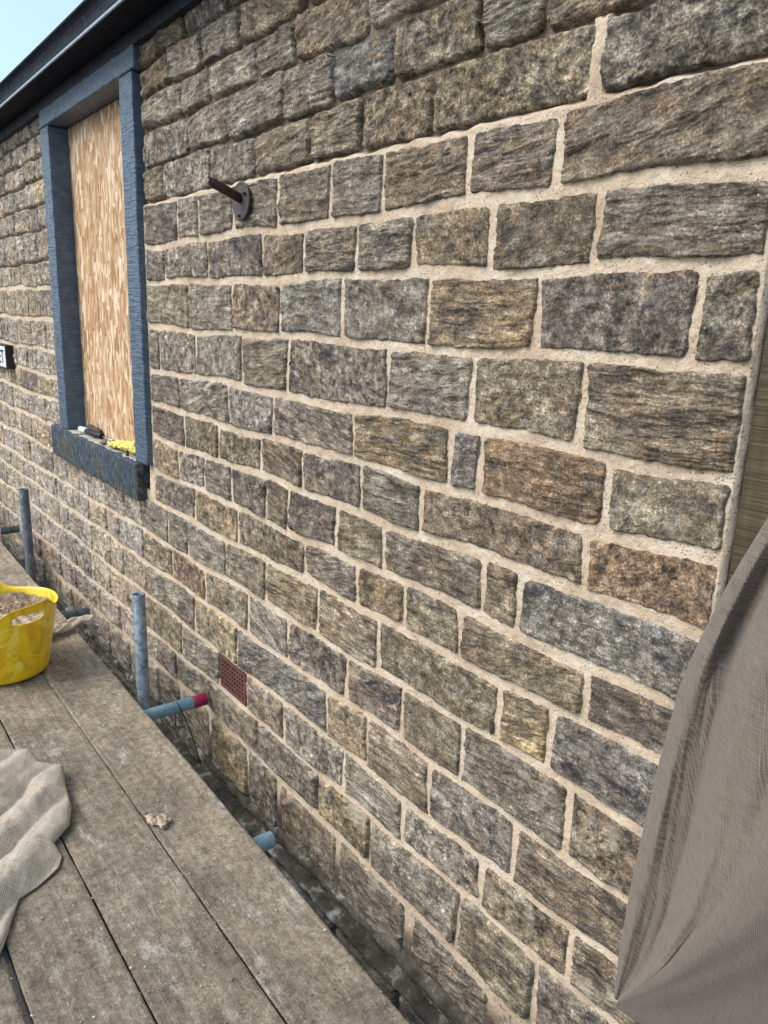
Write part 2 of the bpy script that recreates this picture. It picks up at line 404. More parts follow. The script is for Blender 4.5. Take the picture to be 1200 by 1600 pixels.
acc = Acc()
for si, (x0, x1, a, b, c, i) in enumerate(stones):
    if c == 'X': continue
    unp = (i <= 5) or (i == 6 and x1 < -4.4)          # courses not yet pointed
    low = i >= 19
    gv = random.uniform(0.0055, 0.0085) if not unp else random.uniform(0.0008, 0.003)
    gh = random.uniform(0.0075, 0.0110) if not unp else random.uniform(0.0005, 0.003)
    X0, X1 = x0 + gv, x1 - gv
    if x1 >= XR: X1 = x1
    if i in (19, 20): gh = 0.014
    if i == 5 and abs(x0 - solveX(935, 1.88)) < 0.02: X0 += 0.008
    if X1 - X0 < 0.03: continue
    xm = (X0 + X1) / 2; zmid = (bed(a, xm) + bed(b, xm)) / 2
    dp = depth(xm, 0, zmid)
    if low and dp > 3.5 and i > 21: pass
    ds = max(0.0032, 0.0024 * dp)
    if zmid < -0.7: ds = max(ds, 0.02)
    wdt, hgt = X1 - X0, abs(bed(a, xm) - bed(b, xm)) - 2 * gh
    def lin(n):
        e = np.array([0, 0.0025, 0.006, 0.011]) if ds < 0.012 else np.array([0, 0.006])
        L = n; k = max(4, int(L / ds)); mid = np.linspace(e[-1] + ds * 0.7, L - e[-1] - ds * 0.7, k)
        return np.concatenate([e, mid, L - e[::-1]])
    us, ws = lin(wdt), lin(max(0.05, hgt)); nu, nw = len(us), len(ws)
    U, W = np.meshgrid(us, ws, indexing='ij'); HT = ws[-1]
    tiltL, tiltR = random.uniform(-.006, .006), random.uniform(-.006, .006)
    if x1 >= XR: tiltR = 0
    dx = np.minimum(U, wdt - U); dz = np.minimum(W, HT - W); d = np.minimum(dx, dz)
    Rc = random.uniform(0.004, 0.016) if not unp else random.uniform(0.014, 0.032)
    Rc = min(Rc, HT * 0.4, wdt * 0.4)
    A_, B_ = np.maximum(Rc - dx, 0), np.maximum(Rc - dz, 0)
    mlen = np.hypot(A_, B_); mm = np.maximum(A_, B_); sc = np.where(mlen > 1e-9, mm / np.maximum(mlen, 1e-9), 1)
    inc = (A_ > 0) & (B_ > 0)
    ddx = np.where(inc, Rc - A_ * sc, dx); ddz = np.where(inc, Rc - B_ * sc, dz)
    U2 = np.where(U < wdt / 2, ddx, wdt - ddx); W2 = np.where(W < HT / 2, ddz, HT - ddz)
    so = rng.rand(2) * 400
    wu = 0.006 * fbm(U2 * 14 + so[0], W2 * 14 + so[1], 4, 0.6); ww = 0.006 * fbm(U2 * 14 + so[1], W2 * 14 - so[0], 4, 0.6)
    XX = X0 + U2 + wu + (tiltL * (1 - U2 / wdt) + tiltR * U2 / wdt) * (W2 / HT - 0.5) * 2
    zb_ = bed(b, 0) if False else None
    ZB0 = np.vectorize(lambda q: bed(b, q))(X0 + us) + gh; ZT0 = np.vectorize(lambda q: bed(a, q))(X0 + us) - gh
    zb2 = ZB0[:, None]; zt2 = ZT0[:, None]
    zo = random.uniform(-.002, .002)
    ZZ = zb2 + (zt2 - zb2) * (W2 / HT) + ww + zo + random.uniform(-.004, .004) * (U2 / wdt - .5) * 2
    # face relief
    ang = random.choice([0, 0, 0, 0.04, -0.06, 0.1, -0.25, 0.2]) + random.uniform(-.03, .03)
    ca_, sa_ = math.cos(ang), math.sin(ang)
    lu, lv = U * ca_ + W * sa_, -U * sa_ + W * ca_
    strata = random.choice([0.5, 0.8, 1.1, 1.3, 1.6]) * (1.4 if c == 'p' else 1)
    rough = random.uniform(0.7, 1.25)
    lamv = min(0.85, max(0.0, strata - 0.55))
    h = 0.0080 * fbm(lu * 7 + so[0], lv * 12 + so[1], 3)
    h += 0.0058 * (0.25 + lamv) * fbm(lu * 8 + so[1], lv * 70 + so[0], 4, 0.65, ridge=True) * (0.5 + 0.9 * np.clip(perlin(lu * 6 + so[1], lv * 8) + 0.5, 0, 1))
    h += 0.0045 * rough * (1.25 - lamv) * fbm(lu * 38 + so[0] * 2, lv * 48 + so[1], 4, 0.7)
    chip = fbm(lu * 13 + so[1] * 3, lv * 22 + so[0], 3, 0.6); h -= 0.016 * np.clip(chip - 0.18, 0, 1)
    tq = fbm(lu * 5.5 + so[0] * 5, lv * (24 if lamv > .3 else 11) + so[1] * 2, 4, 0.55) * 4.2
    fr = tq - np.floor(tq); h = 0.75 * h + 0.0030 * (np.floor(tq) + np.clip((fr - 0.78) / 0.22, 0, 1) + 0.3 * fr)
    h = np.maximum(h, -0.0012 if not unp else -0.006)
    if unp: wr_, base, back = random.uniform(0.008, 0.018), random.uniform(0.002, 0.009), 0.024
    elif low: wr_, base, back = random.uniform(0.012, 0.022), random.uniform(0.004, 0.014), 0.045
    else: wr_, base, back = random.uniform(0.004, 0.008), random.uniform(0.0078, 0.0112), 0.016
    if i >= 18 and not low and random.random() < .3: base += 0.008
    if i == 20: base = -0.016
    if i >= 21: base = random.uniform(0.020, 0.032)
    d_ = np.where(d > 0, np.maximum(d + (0.004 if not unp else 0.005) * fbm(lu * 45 + so[1], lv * 45, 3, 0.6) * np.clip(d / 0.003, 0, 1), 0), 0)
    prof = 1 - (1 - np.clip(d_ / wr_, 0, 1)) ** 2.2
    YY = back * (1 - prof) - (base + h) * prof
    cA, cB = PAL[c]
    j = 1 + rng.uniform(-.16, .16); jc = 1 + rng.uniform(-.025, .025, 3)
    lf = 1.0
    if x1 < -3.1: j *= 1.4; jc = jc * np.array([1, 1.0, 1.04])     # the far stretch of stones is paler and slightly bluer
    if i >= 20: j *= 0.8  # shade of the recessed bottom courses painted into the stone colour
    cA = np.clip(np.array(cA) * j * jc, 0, 1); cB = np.clip(np.array(cB) * j * jc, 0, 1)
    n = nu * nw
    V = np.stack([XX, YY, ZZ], -1).reshape(-1, 3)
    acc.add(V, gridF(nu, nw)[:, ::1],
            ca=np.tile([*cA, 1], (n, 1)), cb=np.tile([*cB, 1], (n, 1)),
            lc=np.stack([lu + so[0], lv + so[1], so[0] * 0.37 + YY], -1).reshape(-1, 3),
            lam=np.full(n, lamv), sm=np.full(n, (0.55 if x1 < -3.3 and not unp else 0.0) + (0.45 if 15 <= i <= 19 else 0.0) + (0.30 if not unp else 0)), dk=np.full(n, {'d': 1.0, 'p': .8, 'b': .75, 'n': .75, 'g': .6, 'r': .7}.get(c, .5) * random.uniform(.5, 1.2)))
wall = empty('stone_wall', (-2.5, 0, -2.12))
tag(wall, 'long wall of coursed rock-faced sandstone, fresh sandy pointing below and open dark joints above', 'wall')
me = npmesh('stonework', np.concatenate(acc.V), np.concatenate(acc.F), True,
            {'ca': ('FLOAT_COLOR', np.concatenate(acc.A['ca'])), 'cb': ('FLOAT_COLOR', np.concatenate(acc.A['cb'])),
             'lc': ('FLOAT_VECTOR', np.concatenate(acc.A['lc'])), 'dk': ('FLOAT', np.concatenate(acc.A['dk'])), 'lam': ('FLOAT', np.concatenate(acc.A['lam'])), 'sm': ('FLOAT', np.concatenate(acc.A['sm']))})
link('stonework', me, STONE, wall)

# mortar sheet
xs = [-0.605]
while xs[-1] > XL: xs.append(xs[-1] - max(0.0035, 0.0028 * depth(xs[-1], 0, 0.9)))
xs = np.array(xs[::-1]); zs = [2.50]
while zs[-1] > -0.6: zs.append(zs[-1] - 0.0042)
while zs[-1] > -2.2: zs.append(zs[-1] - 0.03)
zs = np.array(zs[::-1])
XM, ZM = np.meshgrid(xs, zs, indexing='ij')
limit = np.where(XM > -3.9, 1.822 + 0.008 * (-1 - XM) * 1.0, 1.665) + 0.006 * perlin(XM * 20, ZM * 3)
xj = solveX(935, 1.88)
t_up = np.clip((ZM - limit + 0.004) / 0.008, 0, 1)
stub = (np.abs(XM - xj) < 0.017) & (ZM < 1.951 + 0.004 * perlin(XM * 60, ZM * 0 + 2))
t_up = np.where(stub, 0, t_up)
xab = solveX(345, 0.08)
t_up = np.where((XM > xab - 0.014) & (XM < xab + 0.012) & (ZM > 0.025) & (ZM < 0.16), 1, t_up)
t_lo = np.clip((-0.36 - ZM) / 0.02, 0, 1)
rel = 0.0036 * fbm(XM * 18, ZM * 18, 3) + 0.0020 * fbm(XM * 90, ZM * 90, 3)
YM = -0.0030 + rel + t_up * (0.016 + 0.007 * fbm(XM * 15, ZM * 15, 3)) + t_lo * (0.012 + 0.010 * fbm(XM * 9, ZM * 9, 3))
state = t_up + np.where(ZM < -0.1, 2 * np.clip((-0.24 - ZM + 0.05 * fbm(XM * 3, ZM * 3, 2)) / 0.10, 0, 1), 0) * (t_up < .5)
b19 = BEDS[19][0] + np.where(XM > -2.4, BEDS[19][1] * (XM + 1), BEDS[19][1] * -1.4 + 0.004 * (XM + 2.4)); b20 = BEDS[20][0] + BEDS[20][1] * (XM + 1)
nz_ = 0.006 * fbm(XM * 14, ZM * 14, 3)
YM -= (0.028 + nz_) * np.exp(-((ZM - b19 - 0.002) / 0.020) ** 4) + (0.030 + nz_) * np.exp(-((ZM - b20) / 0.014) ** 4)
YM += 0.018 * (ZM < b19 - 0.02) * (ZM > b20 + 0.015)
# the outer end curls back
YM[-1, :] += 0.01
F = gridF(len(xs), len(zs))
cen_x = XM.ravel()[F].mean(1); cen_z = ZM.ravel()[F].mean(1)
keep = ~((cen_x > -4.45) & (cen_x < -3.22) & (cen_z > 0.66) & (cen_z < 2.38))
keep &= ~((cen_x > -2.530) & (cen_x < -2.326) & (cen_z > 0.012) & (cen_z < 0.136))
F = F[keep]
me = npmesh('mortar', np.stack([XM, YM, ZM], -1).reshape(-1, 3), F, True, {'state': ('FLOAT', state.ravel())})
link('mortar', me, MORTAR, wall)

def box_bm(bm, x0, x1, y0, y1, z0, z1, bev=0.0, seg=2):
    r = bmesh.ops.create_cube(bm, size=1.0)
    for v in r['verts']:
        v.co = Vector(((x0 + x1) / 2 + v.co.x * (x1 - x0), (y0 + y1) / 2 + v.co.y * (y1 - y0), (z0 + z1) / 2 + v.co.z * (z1 - z0)))
    if bev:
        es = list({e for v in r['verts'] for e in v.link_edges})
        bmesh.ops.bevel(bm, geom=es, offset=bev, segments=seg, affect='EDGES', profile=0.6)
def bmobj(name, bm, m, parent=None, smooth=False):
    me = bpy.data.meshes.new(name); bmesh.ops.recalc_face_normals(bm, faces=bm.faces[:]); bm.to_mesh(me); bm.free()
    if smooth: me.polygons.foreach_set('use_smooth', [True] * len(me.polygons))
    return link(name, me, m, parent)
def noisy_box(name, x0, x1, y0, y1, z0, z1, m, parent=None, ds=0.012, amp=0.002, r=0.006, seed=0):
    """box of fine faces with rounded, slightly worn arrises"""
    bm = bmesh.new(); bmesh.ops.create_cube(bm, size=1.0)
    L = (x1 - x0, y1 - y0, z1 - z0)
    for ax in range(3):
        n = max(2, min(160, int(L[ax] / ds)))
        ps = [(k / n - 0.5) for k in range(1, n)] 
        ps = [-.5 + r / L[ax] * .5, -.5 + r / L[ax]] + [p for p in ps if abs(p) < .5 - 1.4 * r / L[ax]] + [.5 - r / L[ax], .5 - r / L[ax] * .5]
        no = [0, 0, 0]; no[ax] = 1
        for p in ps:
            co = [0, 0, 0]; co[ax] = p
            bmesh.ops.bisect_plane(bm, geom=bm.verts[:] + bm.edges[:] + bm.faces[:], plane_co=co, plane_no=no)
    me = bpy.data.meshes.new(name); bm.to_mesh(me); bm.free()
    n = len(me.vertices); co = np.zeros(n * 3, np.float32); me.vertices.foreach_get('co', co); co = co.reshape(-1, 3)
    Ls = np.array(L); P = co * Ls; q = np.abs(P); lim = Ls / 2 - r
    e = np.maximum(q - lim, 0); ln = np.linalg.norm(e, axis=1); mx = e.max(1)
    s = np.where(ln > 1e-9, mx / np.maximum(ln, 1e-9), 1)[:, None]
    P = np.sign(P) * (np.minimum(q, lim) + e * s)
    c = np.array([(x0 + x1) / 2, (y0 + y1) / 2, (z0 + z1) / 2])
    so = seed * 13.7
    for ax in range(3):
        o = [(1, 2), (0, 2), (0, 1)][ax]
        P[:, ax] += amp * fbm(P[:, o[0]] * 14 + so, P[:, o[1]] * 14 + P[:, ax] * 5 + so, 3) + amp * .5 * fbm(P[:, o[0]] * 70 + so, P[:, o[1]] * 70, 2)
    P += c
    me.vertices.foreach_set('co', P.astype(np.float32).ravel()); me.polygons.foreach_set('use_smooth', [True] * len(me.polygons)); me.update()
    return link(name, me, m, parent)

CORE = mat_simple('rubble_core', (0.22, 0.19, 0.15), 0.95, bump=0.004, scale=20)
bm = bmesh.new()
box_bm(bm, XL, -4.52, 0.064, 0.42, -2.15, 2.5); box_bm(bm, -3.14, -0.607, 0.064, 0.42, -2.15, 2.5)
box_bm(bm, -4.518, -3.142, 0.064, 0.42, -2.15, 0.60); box_bm(bm, -4.518, -3.142, 0.2, 0.42, 0.602, 2.5)
bmobj('wall_core', bm, CORE, wall)
# pointed return of the wall end
zr = np.linspace(-2.1, 2.5, 700); yr = np.linspace(-0.002, 0.10, 24)
ZR, YR = np.meshgrid(zr, yr, indexing='ij')
XRr = -0.602 + 0.004 * fbm(ZR * 9, YR * 30, 3) - np.clip(0.01 - YR, 0, 1) * 0.6
me = npmesh('mortar_return', np.stack([XRr, YR, ZR], -1).reshape(-1, 3), gridF(len(zr), len(yr)), True, {'state': ('FLOAT', np.zeros(ZR.size))})
link('mortar_return', me, MORTAR, wall)

# ------------------------------------------------------------------ boarded window
PAINT = mat_paint('blue_paint_tooled', (0.075, 0.112, 0.165), 0.36, (14, 14, 125), None, 0.5, 0.005)
PAINT2 = mat_paint('blue_paint_flat', (0.085, 0.125, 0.190), 0.45, (60, 10, 140), (0.10, 0.12, 0.15), 0.5, 0.003)
SM = Mat('flaking_blue_paint', 0.5, 0.4); gs_ = SM.co.outputs['Object']
sc_ = SM.mix(SM.rng(SM.noise(gs_, 7, 5, 0.7), 0.44, 0.60), (0.060, 0.072, 0.062), (0.025, 0.055, 0.14))
sc_ = SM.mix(SM.rng(SM.noise(SM.map(gs_, (2.5, 1, 1)), 26, 8, 0.8), 0.50, 0.58, 0, 0.85), sc_, (0.20, 0.23, 0.22))
sc_ = SM.mix(SM.rng(SM.noise(gs_, 19, 8, 0.8), 0.53, 0.60, 0, 0.9), sc_, (0.010, 0.016, 0.030))
SM.bump(SM.noise(SM.map(gs_, (2.5, 1, 1)), 26, 8, 0.8), 0.02, 1.0)
SILLM = SM.done(sc_)
win = empty('boarded_window', (-3.83, 0, 0.60))
tag(win, 'tall window boarded with chipboard in a blue painted tooled stone surround', 'window')
noisy_box('jamb', -4.505, -4.362, -0.030, 0.19, 0.778, 2.318, PAINT, win, 0.012, 0.0025, 0.006, 1)
noisy_box('jamb', -3.315, -3.172, -0.030, 0.19, 0.778, 2.318, PAINT, win, 0.012, 0.0025, 0.006, 2)
noisy_box('lintel', -4.50, -3.135, -0.034, 0.19, 2.320, 2.432, PAINT2, win, 0.014, 0.004, 0.007, 3)
noisy_box('sill', -4.635, -3.257, -0.050, 0.19, 0.604, 0.776, SILLM, win, 0.012, 0.005, 0.010, 4)
bm = bmesh.new(); box_bm(bm, -4.361, -3.316, 0.070, 0.088, 0.779, 2.317, 0.001)
o = bmobj('chipboard_panel', bm, mat_osb(), win)
# dusty mortar film on the sill top
U, Vv = np.meshgrid(np.linspace(-4.60, -3.30, 160), np.linspace(-0.036, 0.069, 22), indexing='ij')
HZ = 0.7775 + 0.003 * fbm(U * 12, Vv * 20, 3) - np.clip((-0.026 - Vv), 0, 1) * 0.35 - 0.003 * ((U < -4.36) | (U > -3.32))
o = link('sill_dust', npmesh('sill_dust', np.stack([U, Vv, HZ], -1).reshape(-1, 3), gridF(160, 22)), mat_simple('mortar_dust', (0.42, 0.38, 0.34), 0.95, var=0.35, scale=25, bump=0.002), win)
# pointing up the right jamb
o['label'] = 'pale dust lying on the sill top'

# ------------------------------------------------------------------ eaves
DK = mat_paint('black_blue_paint', (0.018, 0.024, 0.036), 0.5, (3, 200, 300), (0.024, 0.032, 0.045), 0.2, 0.001)
GUT = mat_paint('dark_gutter_paint', (0.010, 0.013, 0.020), 0.6, (3, 50, 50), (0.014, 0.015, 0.022), 0.08, 0.0008)
bm = bmesh.new(); box_bm(bm, XL, -0.3, -0.036, 0.012, 2.396, 2.446, 0.003); box_bm(bm, XL, -0.3, -0.028, 0.012, 2.447, 2.56, 0.002)
fb = bmobj('fascia_board', bm, DK)
tag(fb, 'dark blue-black painted fascia board running along the top of the stone wall', 'fascia')
g = empty('eaves_gutter', (-3.0, -0.1, 2.44))
tag(g, 'dark moulded gutter along the eaves with a pale lower edge', 'gutter')
# outer moulded face
prof = [(-0.032, 2.449), (-0.150, 2.449), (-0.153, 2.452), (-0.1535, 2.462), (-0.152, 2.470), (-0.147, 2.478), (-0.141, 2.490), (-0.140, 2.505), (-0.144, 2.522), (-0.152, 2.534), (-0.160, 2.541), (-0.161, 2.549), (-0.156, 2.553), (-0.150, 2.549), (-0.136, 2.50), (-0.128, 2.46), (-0.034, 2.462), (-0.032, 2.5525)]
xg = np.linspace(XL, -0.3, 40)
Pg = np.array(prof); Vg = np.array([[x, p[0] + 0.0008 * math.sin(x * 3), p[1]] for x in xg for p in Pg])
me = npmesh('gutter_trough', Vg, gridF(len(xg), len(Pg)), False); link('gutter_trough', me, GUT, g)
bm = bmesh.new(); box_bm(bm, XL, -0.3, -0.1585, -0.151, 2.4435, 2.4535, 0.0015)
bmobj('gutter_bead', bm, mat_simple('pale_blue_edge', (0.30, 0.36, 0.43), 0.5, var=0.2), g)  # thin pale blue-grey strip along the lower edge

# ------------------------------------------------------------------ tubes
def tube(name, a, b, r, m, parent=None, seg=28, hollow=True, wob=0.0, rings=2):
    a, b = Vector(a), Vector(b); d = (b - a).normalized(); L = (b - a).length
    u = d.orthogonal().normalized(); v = d.cross(u)
    prof = []
    ri = r * 0.84
    for k in range(rings + 1): prof.append((L * k / rings, r))
    prof = [(0.001, ri), (0.0, ri + .0008), (0.0, r - .001), (0.0012, r)] + [(p, q) for p, q in prof[1:-1]] + [(L - .0012, r), (L, r - .001), (L, ri + .0008), (L - .001, ri)]
    if hollow: prof = [(min(L * .5, .25), ri)] + prof + [(L - min(L * .49, .25), ri)]
    V = []
    for (t, q) in prof:
        for k in range(seg):
            an = 2 * math.pi * k / seg
            p = a + d * t + (u * math.cos(an) + v * math.sin(an)) * q
            V.append(p[:])
    n = len(prof); V = np.array(V).reshape(n, seg, 3)
    F = gridF(n, seg); last = np.stack([np.arange(n - 1) * seg + seg - 1, (np.arange(n - 1) + 1) * seg + seg - 1, (np.arange(n - 1) + 1) * seg, np.arange(n - 1) * seg], -1)
    me = npmesh(name, V.reshape(-1, 3), np.concatenate([F, last]), True)
    return link(name, me, m, parent)

GALV = mat_metal('galvanised_steel', (0.30, 0.36, 0.42), (0.13, 0.155, 0.18), 0.55, 0.42)
GALD = mat_metal('weathered_steel', (0.13, 0.15, 0.175), (0.075, 0.085, 0.10), 0.5, 0.45)
LBLUE = mat_metal('blue_painted_steel', (0.24, 0.42, 0.54), (0.20, 0.30, 0.38), 0.1, 0.5)
s1 = tube('scaffold_standard', (-2.672, -0.262, -2.1), (-2.672, -0.268, 0.395), 0.0242, GALV)
tag(s1, 'upright galvanised scaffold tube beside the blue tube with a pink end', 'scaffold tube', 'upright scaffold tubes by the wall')
s2 = tube('scaffold_standard', (-4.335, -0.27, -2.1), (-4.335, -0.285, 0.475), 0.0242, GALD)
tag(s2, 'dark upright scaffold tube standing behind the yellow bucket', 'scaffold tube', 'upright scaffold tubes by the wall')
t1 = empty('scaffold_transom', (-2.615, -0.03, -0.081))
tag(t1, 'pale blue horizontal scaffold tube with a pink painted end beside the upright tube', 'scaffold tube', 'horizontal scaffold tubes under the boards')
tube('tube', (-2.615, -0.092, -0.081), (-2.615, -1.45, -0.081), 0.0242, LBLUE, t1)
tube('painted_end', (-2.615, -0.035, -0.081), (-2.615, -0.091, -0.081), 0.0245, mat_simple('pink_paint', (0.30, 0.015, 0.06), 0.5), t1)
TUBB = mat_metal('blue_grey_steel', (0.10, 0.17, 0.21), (0.06, 0.085, 0.11), 0.3, 0.45)
def transom(x, y0, lab, m, z=-0.081):
    o = tube('scaffold_transom', (x, y0, z), (x, -1.45, z), 0.0242, m); tag(o, lab, 'scaffold tube', 'horizontal scaffold tubes under the boards')
transom(-3.80, -0.135, 'dark horizontal scaffold tube poking out past the right of the yellow bucket', TUBB)
transom(-1.715, -0.238, 'short scuffed blue-grey tube end poking out past the board edge', LBLUE)
transom(-5.30, -0.13, 'far horizontal grey scaffold tube left of the dark upright tube', TUBB, 0.0)

# ------------------------------------------------------------------ boards
labs = ['dusty sand-covered scaffold board nearest the wall, rightmost of the boards', 'second scaffold board from the wall, crossed by the bucket and debris',
        'third scaffold board from the wall, under the hessian and yellow bucket', 'fourth scaffold board from the wall, left of the wide dark gap', 'outermost scaffold board, mostly past the left edge of the picture']
ys = [(-0.545, -0.337), (-0.762, -0.548), (-0.968, -0.766), (-1.192, -0.981), (-1.42, -1.198)]
for k, (y0, y1) in enumerate(ys):
    n1, n2 = 700, 30
    xx = np.linspace(-8.5, 1.0, 10); xx = -8.5 + 9.5 * np.linspace(0, 1, n1) ** 0.75
    yy = np.concatenate([[y0, y0 + .002, y0 + .005], np.linspace(y0 + .01, y1 - .01, n2), [y1 - .005, y1 - .002, y1]])
    U, Vv = np.meshgrid(xx, yy, indexing='ij')
    dd = np.minimum(Vv - y0, y1 - Vv)
    Z = 0.002 * fbm(U * 3 + k * 9, Vv * 6, 3) + 0.0016 * fbm(U * 25, Vv * 25 + k * 7, 3) + random.uniform(-.002, .001) - np.where(dd < 0.006, 0.004 * (1 - dd / 0.006) ** 2, 0) - 0.003
    # rotation of the run of boards
    sk = 0.0125 * (-1 - U) 
    e0 = 0.0022 * fbm(U * 7, U * 0 + k, 4); Vw = Vv + sk * (1 if k < 1 else 0.15) * (Vv > (y0 + y1) / 2 if k == 0 else 1) + e0 * (1 - np.clip(dd / 0.03, 0, 1)) 
    V = np.stack([U, Vw, Z], -1).reshape(-1, 3); F = gridF(n1, len(yy))
    # sides and underside
    nb = len(V); ny = len(yy)
    top0 = np.arange(n1) * ny; top1 = top0 + ny - 1
    lo0 = V[top0].copy(); lo0[:, 2] = -0.038; lo1 = V[top1].copy(); lo1[:, 2] = -0.038
    V = np.concatenate([V, lo0, lo1]); a0 = nb + np.arange(n1); a1 = nb + n1 + np.arange(n1)
    S0 = np.stack([top0[:-1], a0[:-1], a0[1:], top0[1:]], -1)[:, ::-1]; S1 = np.stack([top1[:-1], a1[:-1], a1[1:], top1[1:]], -1)
    UB = np.stack([a0[:-1], a1[:-1], a1[1:], a0[1:]], -1)
    me = npmesh('scaffold_board', V, np.concatenate([F, S0, S1, UB]), True)
    o = link('scaffold_board', me, BOARD); tag(o, labs[k], 'board', 'scaffold boards of the working platform')

# ------------------------------------------------------------------ ground
bm = bmesh.new(); bmesh.ops.create_grid(bm, x_segments=2, y_segments=2, size=150)
for v in bm.verts: v.co.z = -2.12
gr = bmobj('ground', bm, mat_simple('dark_asphalt', (0.05, 0.05, 0.052), 0.9, var=0.4, scale=30, bump=0.003)); tag(gr, kind='structure')

# ------------------------------------------------------------------ air brick
ab = empty('air_brick', (-2.43, 0, 0.014))
tag(ab, 'small terracotta air brick with a grid of square holes set low in the wall', 'air brick')
TER = mat_simple('terracotta', (0.115, 0.045, 0.036), 0.8, var=0.5, scale=60, bump=0.001)
AX0, AX1, AZ0, AZ1 = -2.534, -2.322, 0.008, 0.140
bm = bmesh.new(); yf = -0.008
nx, nz = 9, 6; mx, mz = 0.014, 0.012
cx_, cz_ = (AX1 - AX0 - 2 * mx) / nx, (AZ1 - AZ0 - 2 * mz) / nz
gx = [AX0]; gz = [AZ0]
for k in range(nx): gx += [AX0 + mx + cx_ * (k + .2), AX0 + mx + cx_ * (k + .8)]
for k in range(nz): gz += [AZ0 + mz + cz_ * (k + .2), AZ0 + mz + cz_ * (k + .8)]
gx.append(AX1); gz.append(AZ1)
def q(*p): bm.faces.new([bm.verts.new(v) for v in p])
for i in range(len(gx) - 1):
    for j in range(len(gz) - 1):
        a, b, c, d = gx[i], gx[i + 1], gz[j], gz[j + 1]
        if i % 2 == 1 and j % 2 == 1:
            t = 0.002; y2 = 0.03
            q((a, yf, c), (a, y2, c + t), (a + t, y2, d - t), (a, yf, d)) if False else None
            q((a, yf, c), (a + t, y2, c + t), (a + t, y2, d - t), (a, yf, d)); q((b, yf, c), (b, yf, d), (b - t, y2, d - t), (b - t, y2, c + t))
            q((a, yf, c), (b, yf, c), (b - t, y2, c + t), (a + t, y2, c + t)); q((a, yf, d), (a + t, y2, d - t), (b - t, y2, d - t), (b, yf, d))
        else: q((a, yf, c), (b, yf, c), (b, yf, d), (a, yf, d))
bmesh.ops.remove_doubles(bm, verts=bm.verts[:], dist=1e-5)
q((AX0, yf, AZ0), (AX0, 0.05, AZ0), (AX0, 0.05, AZ1), (AX0, yf, AZ1)); q((AX1, yf, AZ0), (AX1, yf, AZ1), (AX1, 0.05, AZ1), (AX1, 0.05, AZ0))
q((AX0, yf, AZ1), (AX1, yf, AZ1), (AX1, 0.05, AZ1), (AX0, 0.05, AZ1)); q((AX0, yf, AZ0), (AX0, 0.05, AZ0), (AX1, 0.05, AZ0), (AX1, yf, AZ0))
bmobj('brick_face', bm, TER, ab)
bm = bmesh.new(); box_bm(bm, AX0 + .001, AX1 - .001, 0.031, 0.05, AZ0 + .001, AZ1 - .001); bmobj('dark_void', bm, mat_simple('void_shade', (0.012, 0.01, 0.01), 0.95), ab)  # black backing paints the shade inside the holes

# ------------------------------------------------------------------ flanged pipe
pp = empty('flanged_pipe', (-2.288, 0, 1.775)); tag(pp, 'short brown pipe sticking out of a round grey flange on the wall', 'pipe')
RUST = mat_simple('rusty_brown_paint', (0.055, 0.022, 0.018), 0.45, var=0.4)
fl = tube('flange', (-2.288, -0.020, 1.768), (-2.288, -0.026, 1.768), 0.057, mat_simple('grey_flange', (0.075, 0.062, 0.058), 0.6, var=0.35), pp, 40, False)
bm = bmesh.new(); bmesh.ops.create_circle(bm, cap_ends=True, segments=40, radius=0.0485, matrix=Matrix.Translation((-2.288, -0.0255, 1.768)) @ Matrix.Rotation(R(90), 4, 'X'))
bmobj('flange_face', bm, fl.data.materials[0], pp)
tube('pipe', (-2.288, -0.024, 1.775), (-2.288, -0.125, 1.812), 0.0145, RUST, pp, 24)
for (dx, dz) in ((0.034, 0.018), (-0.004, -0.044)):
    tube('bolt', (-2.288 + dx, -0.026, 1.768 + dz), (-2.288 + dx, -0.032, 1.768 + dz), 0.005, RUST, pp, 6, False)

# ------------------------------------------------------------------ street sign
sg = empty('street_sign', (-6.1, 0, 1.03)); tag(sg, 'white street name sign with black letters in a thick black frame', 'sign')
bm = bmesh.new(); box_bm(bm, -6.75, -5.60, -0.058, -0.008, 1.022, 1.178, 0.003); bmobj('frame', bm, mat_simple('black_frame', (0.012, 0.012, 0.013), 0.4), sg)
bm = bmesh.new(); box_bm(bm, -6.74, -5.612, -0.0605, -0.0575, 1.032, 1.168, 0.001); bmobj('plate', bm, mat_simple('white_enamel', (0.78, 0.80, 0.82), 0.35, var=0.05), sg)
cu = bpy.data.curves.new('lettering', 'FONT'); cu.body = 'STREET'; cu.size = 0.128; cu.extrude = 0.001; cu.align_x = 'RIGHT'; cu.space_character = 1.15; cu.offset = 0.001
to = bpy.data.objects.new('lettering_tmp', cu); COL.objects.link(to)
to.matrix_world = Matrix.Translation((-5.655, -0.0615, 1.056)) @ Matrix.Rotation(R(90), 4, 'X')
bpy.context.view_layer.update()
dg = bpy.context.evaluated_depsgraph_get(); me = bpy.data.meshes.new_from_object(to.evaluated_get(dg)); me.transform(to.matrix_world)
bpy.data.objects.remove(to); me.materials.clear(); link('lettering', me, mat_simple('black_letters', (0.01, 0.01, 0.01), 0.5), sg)

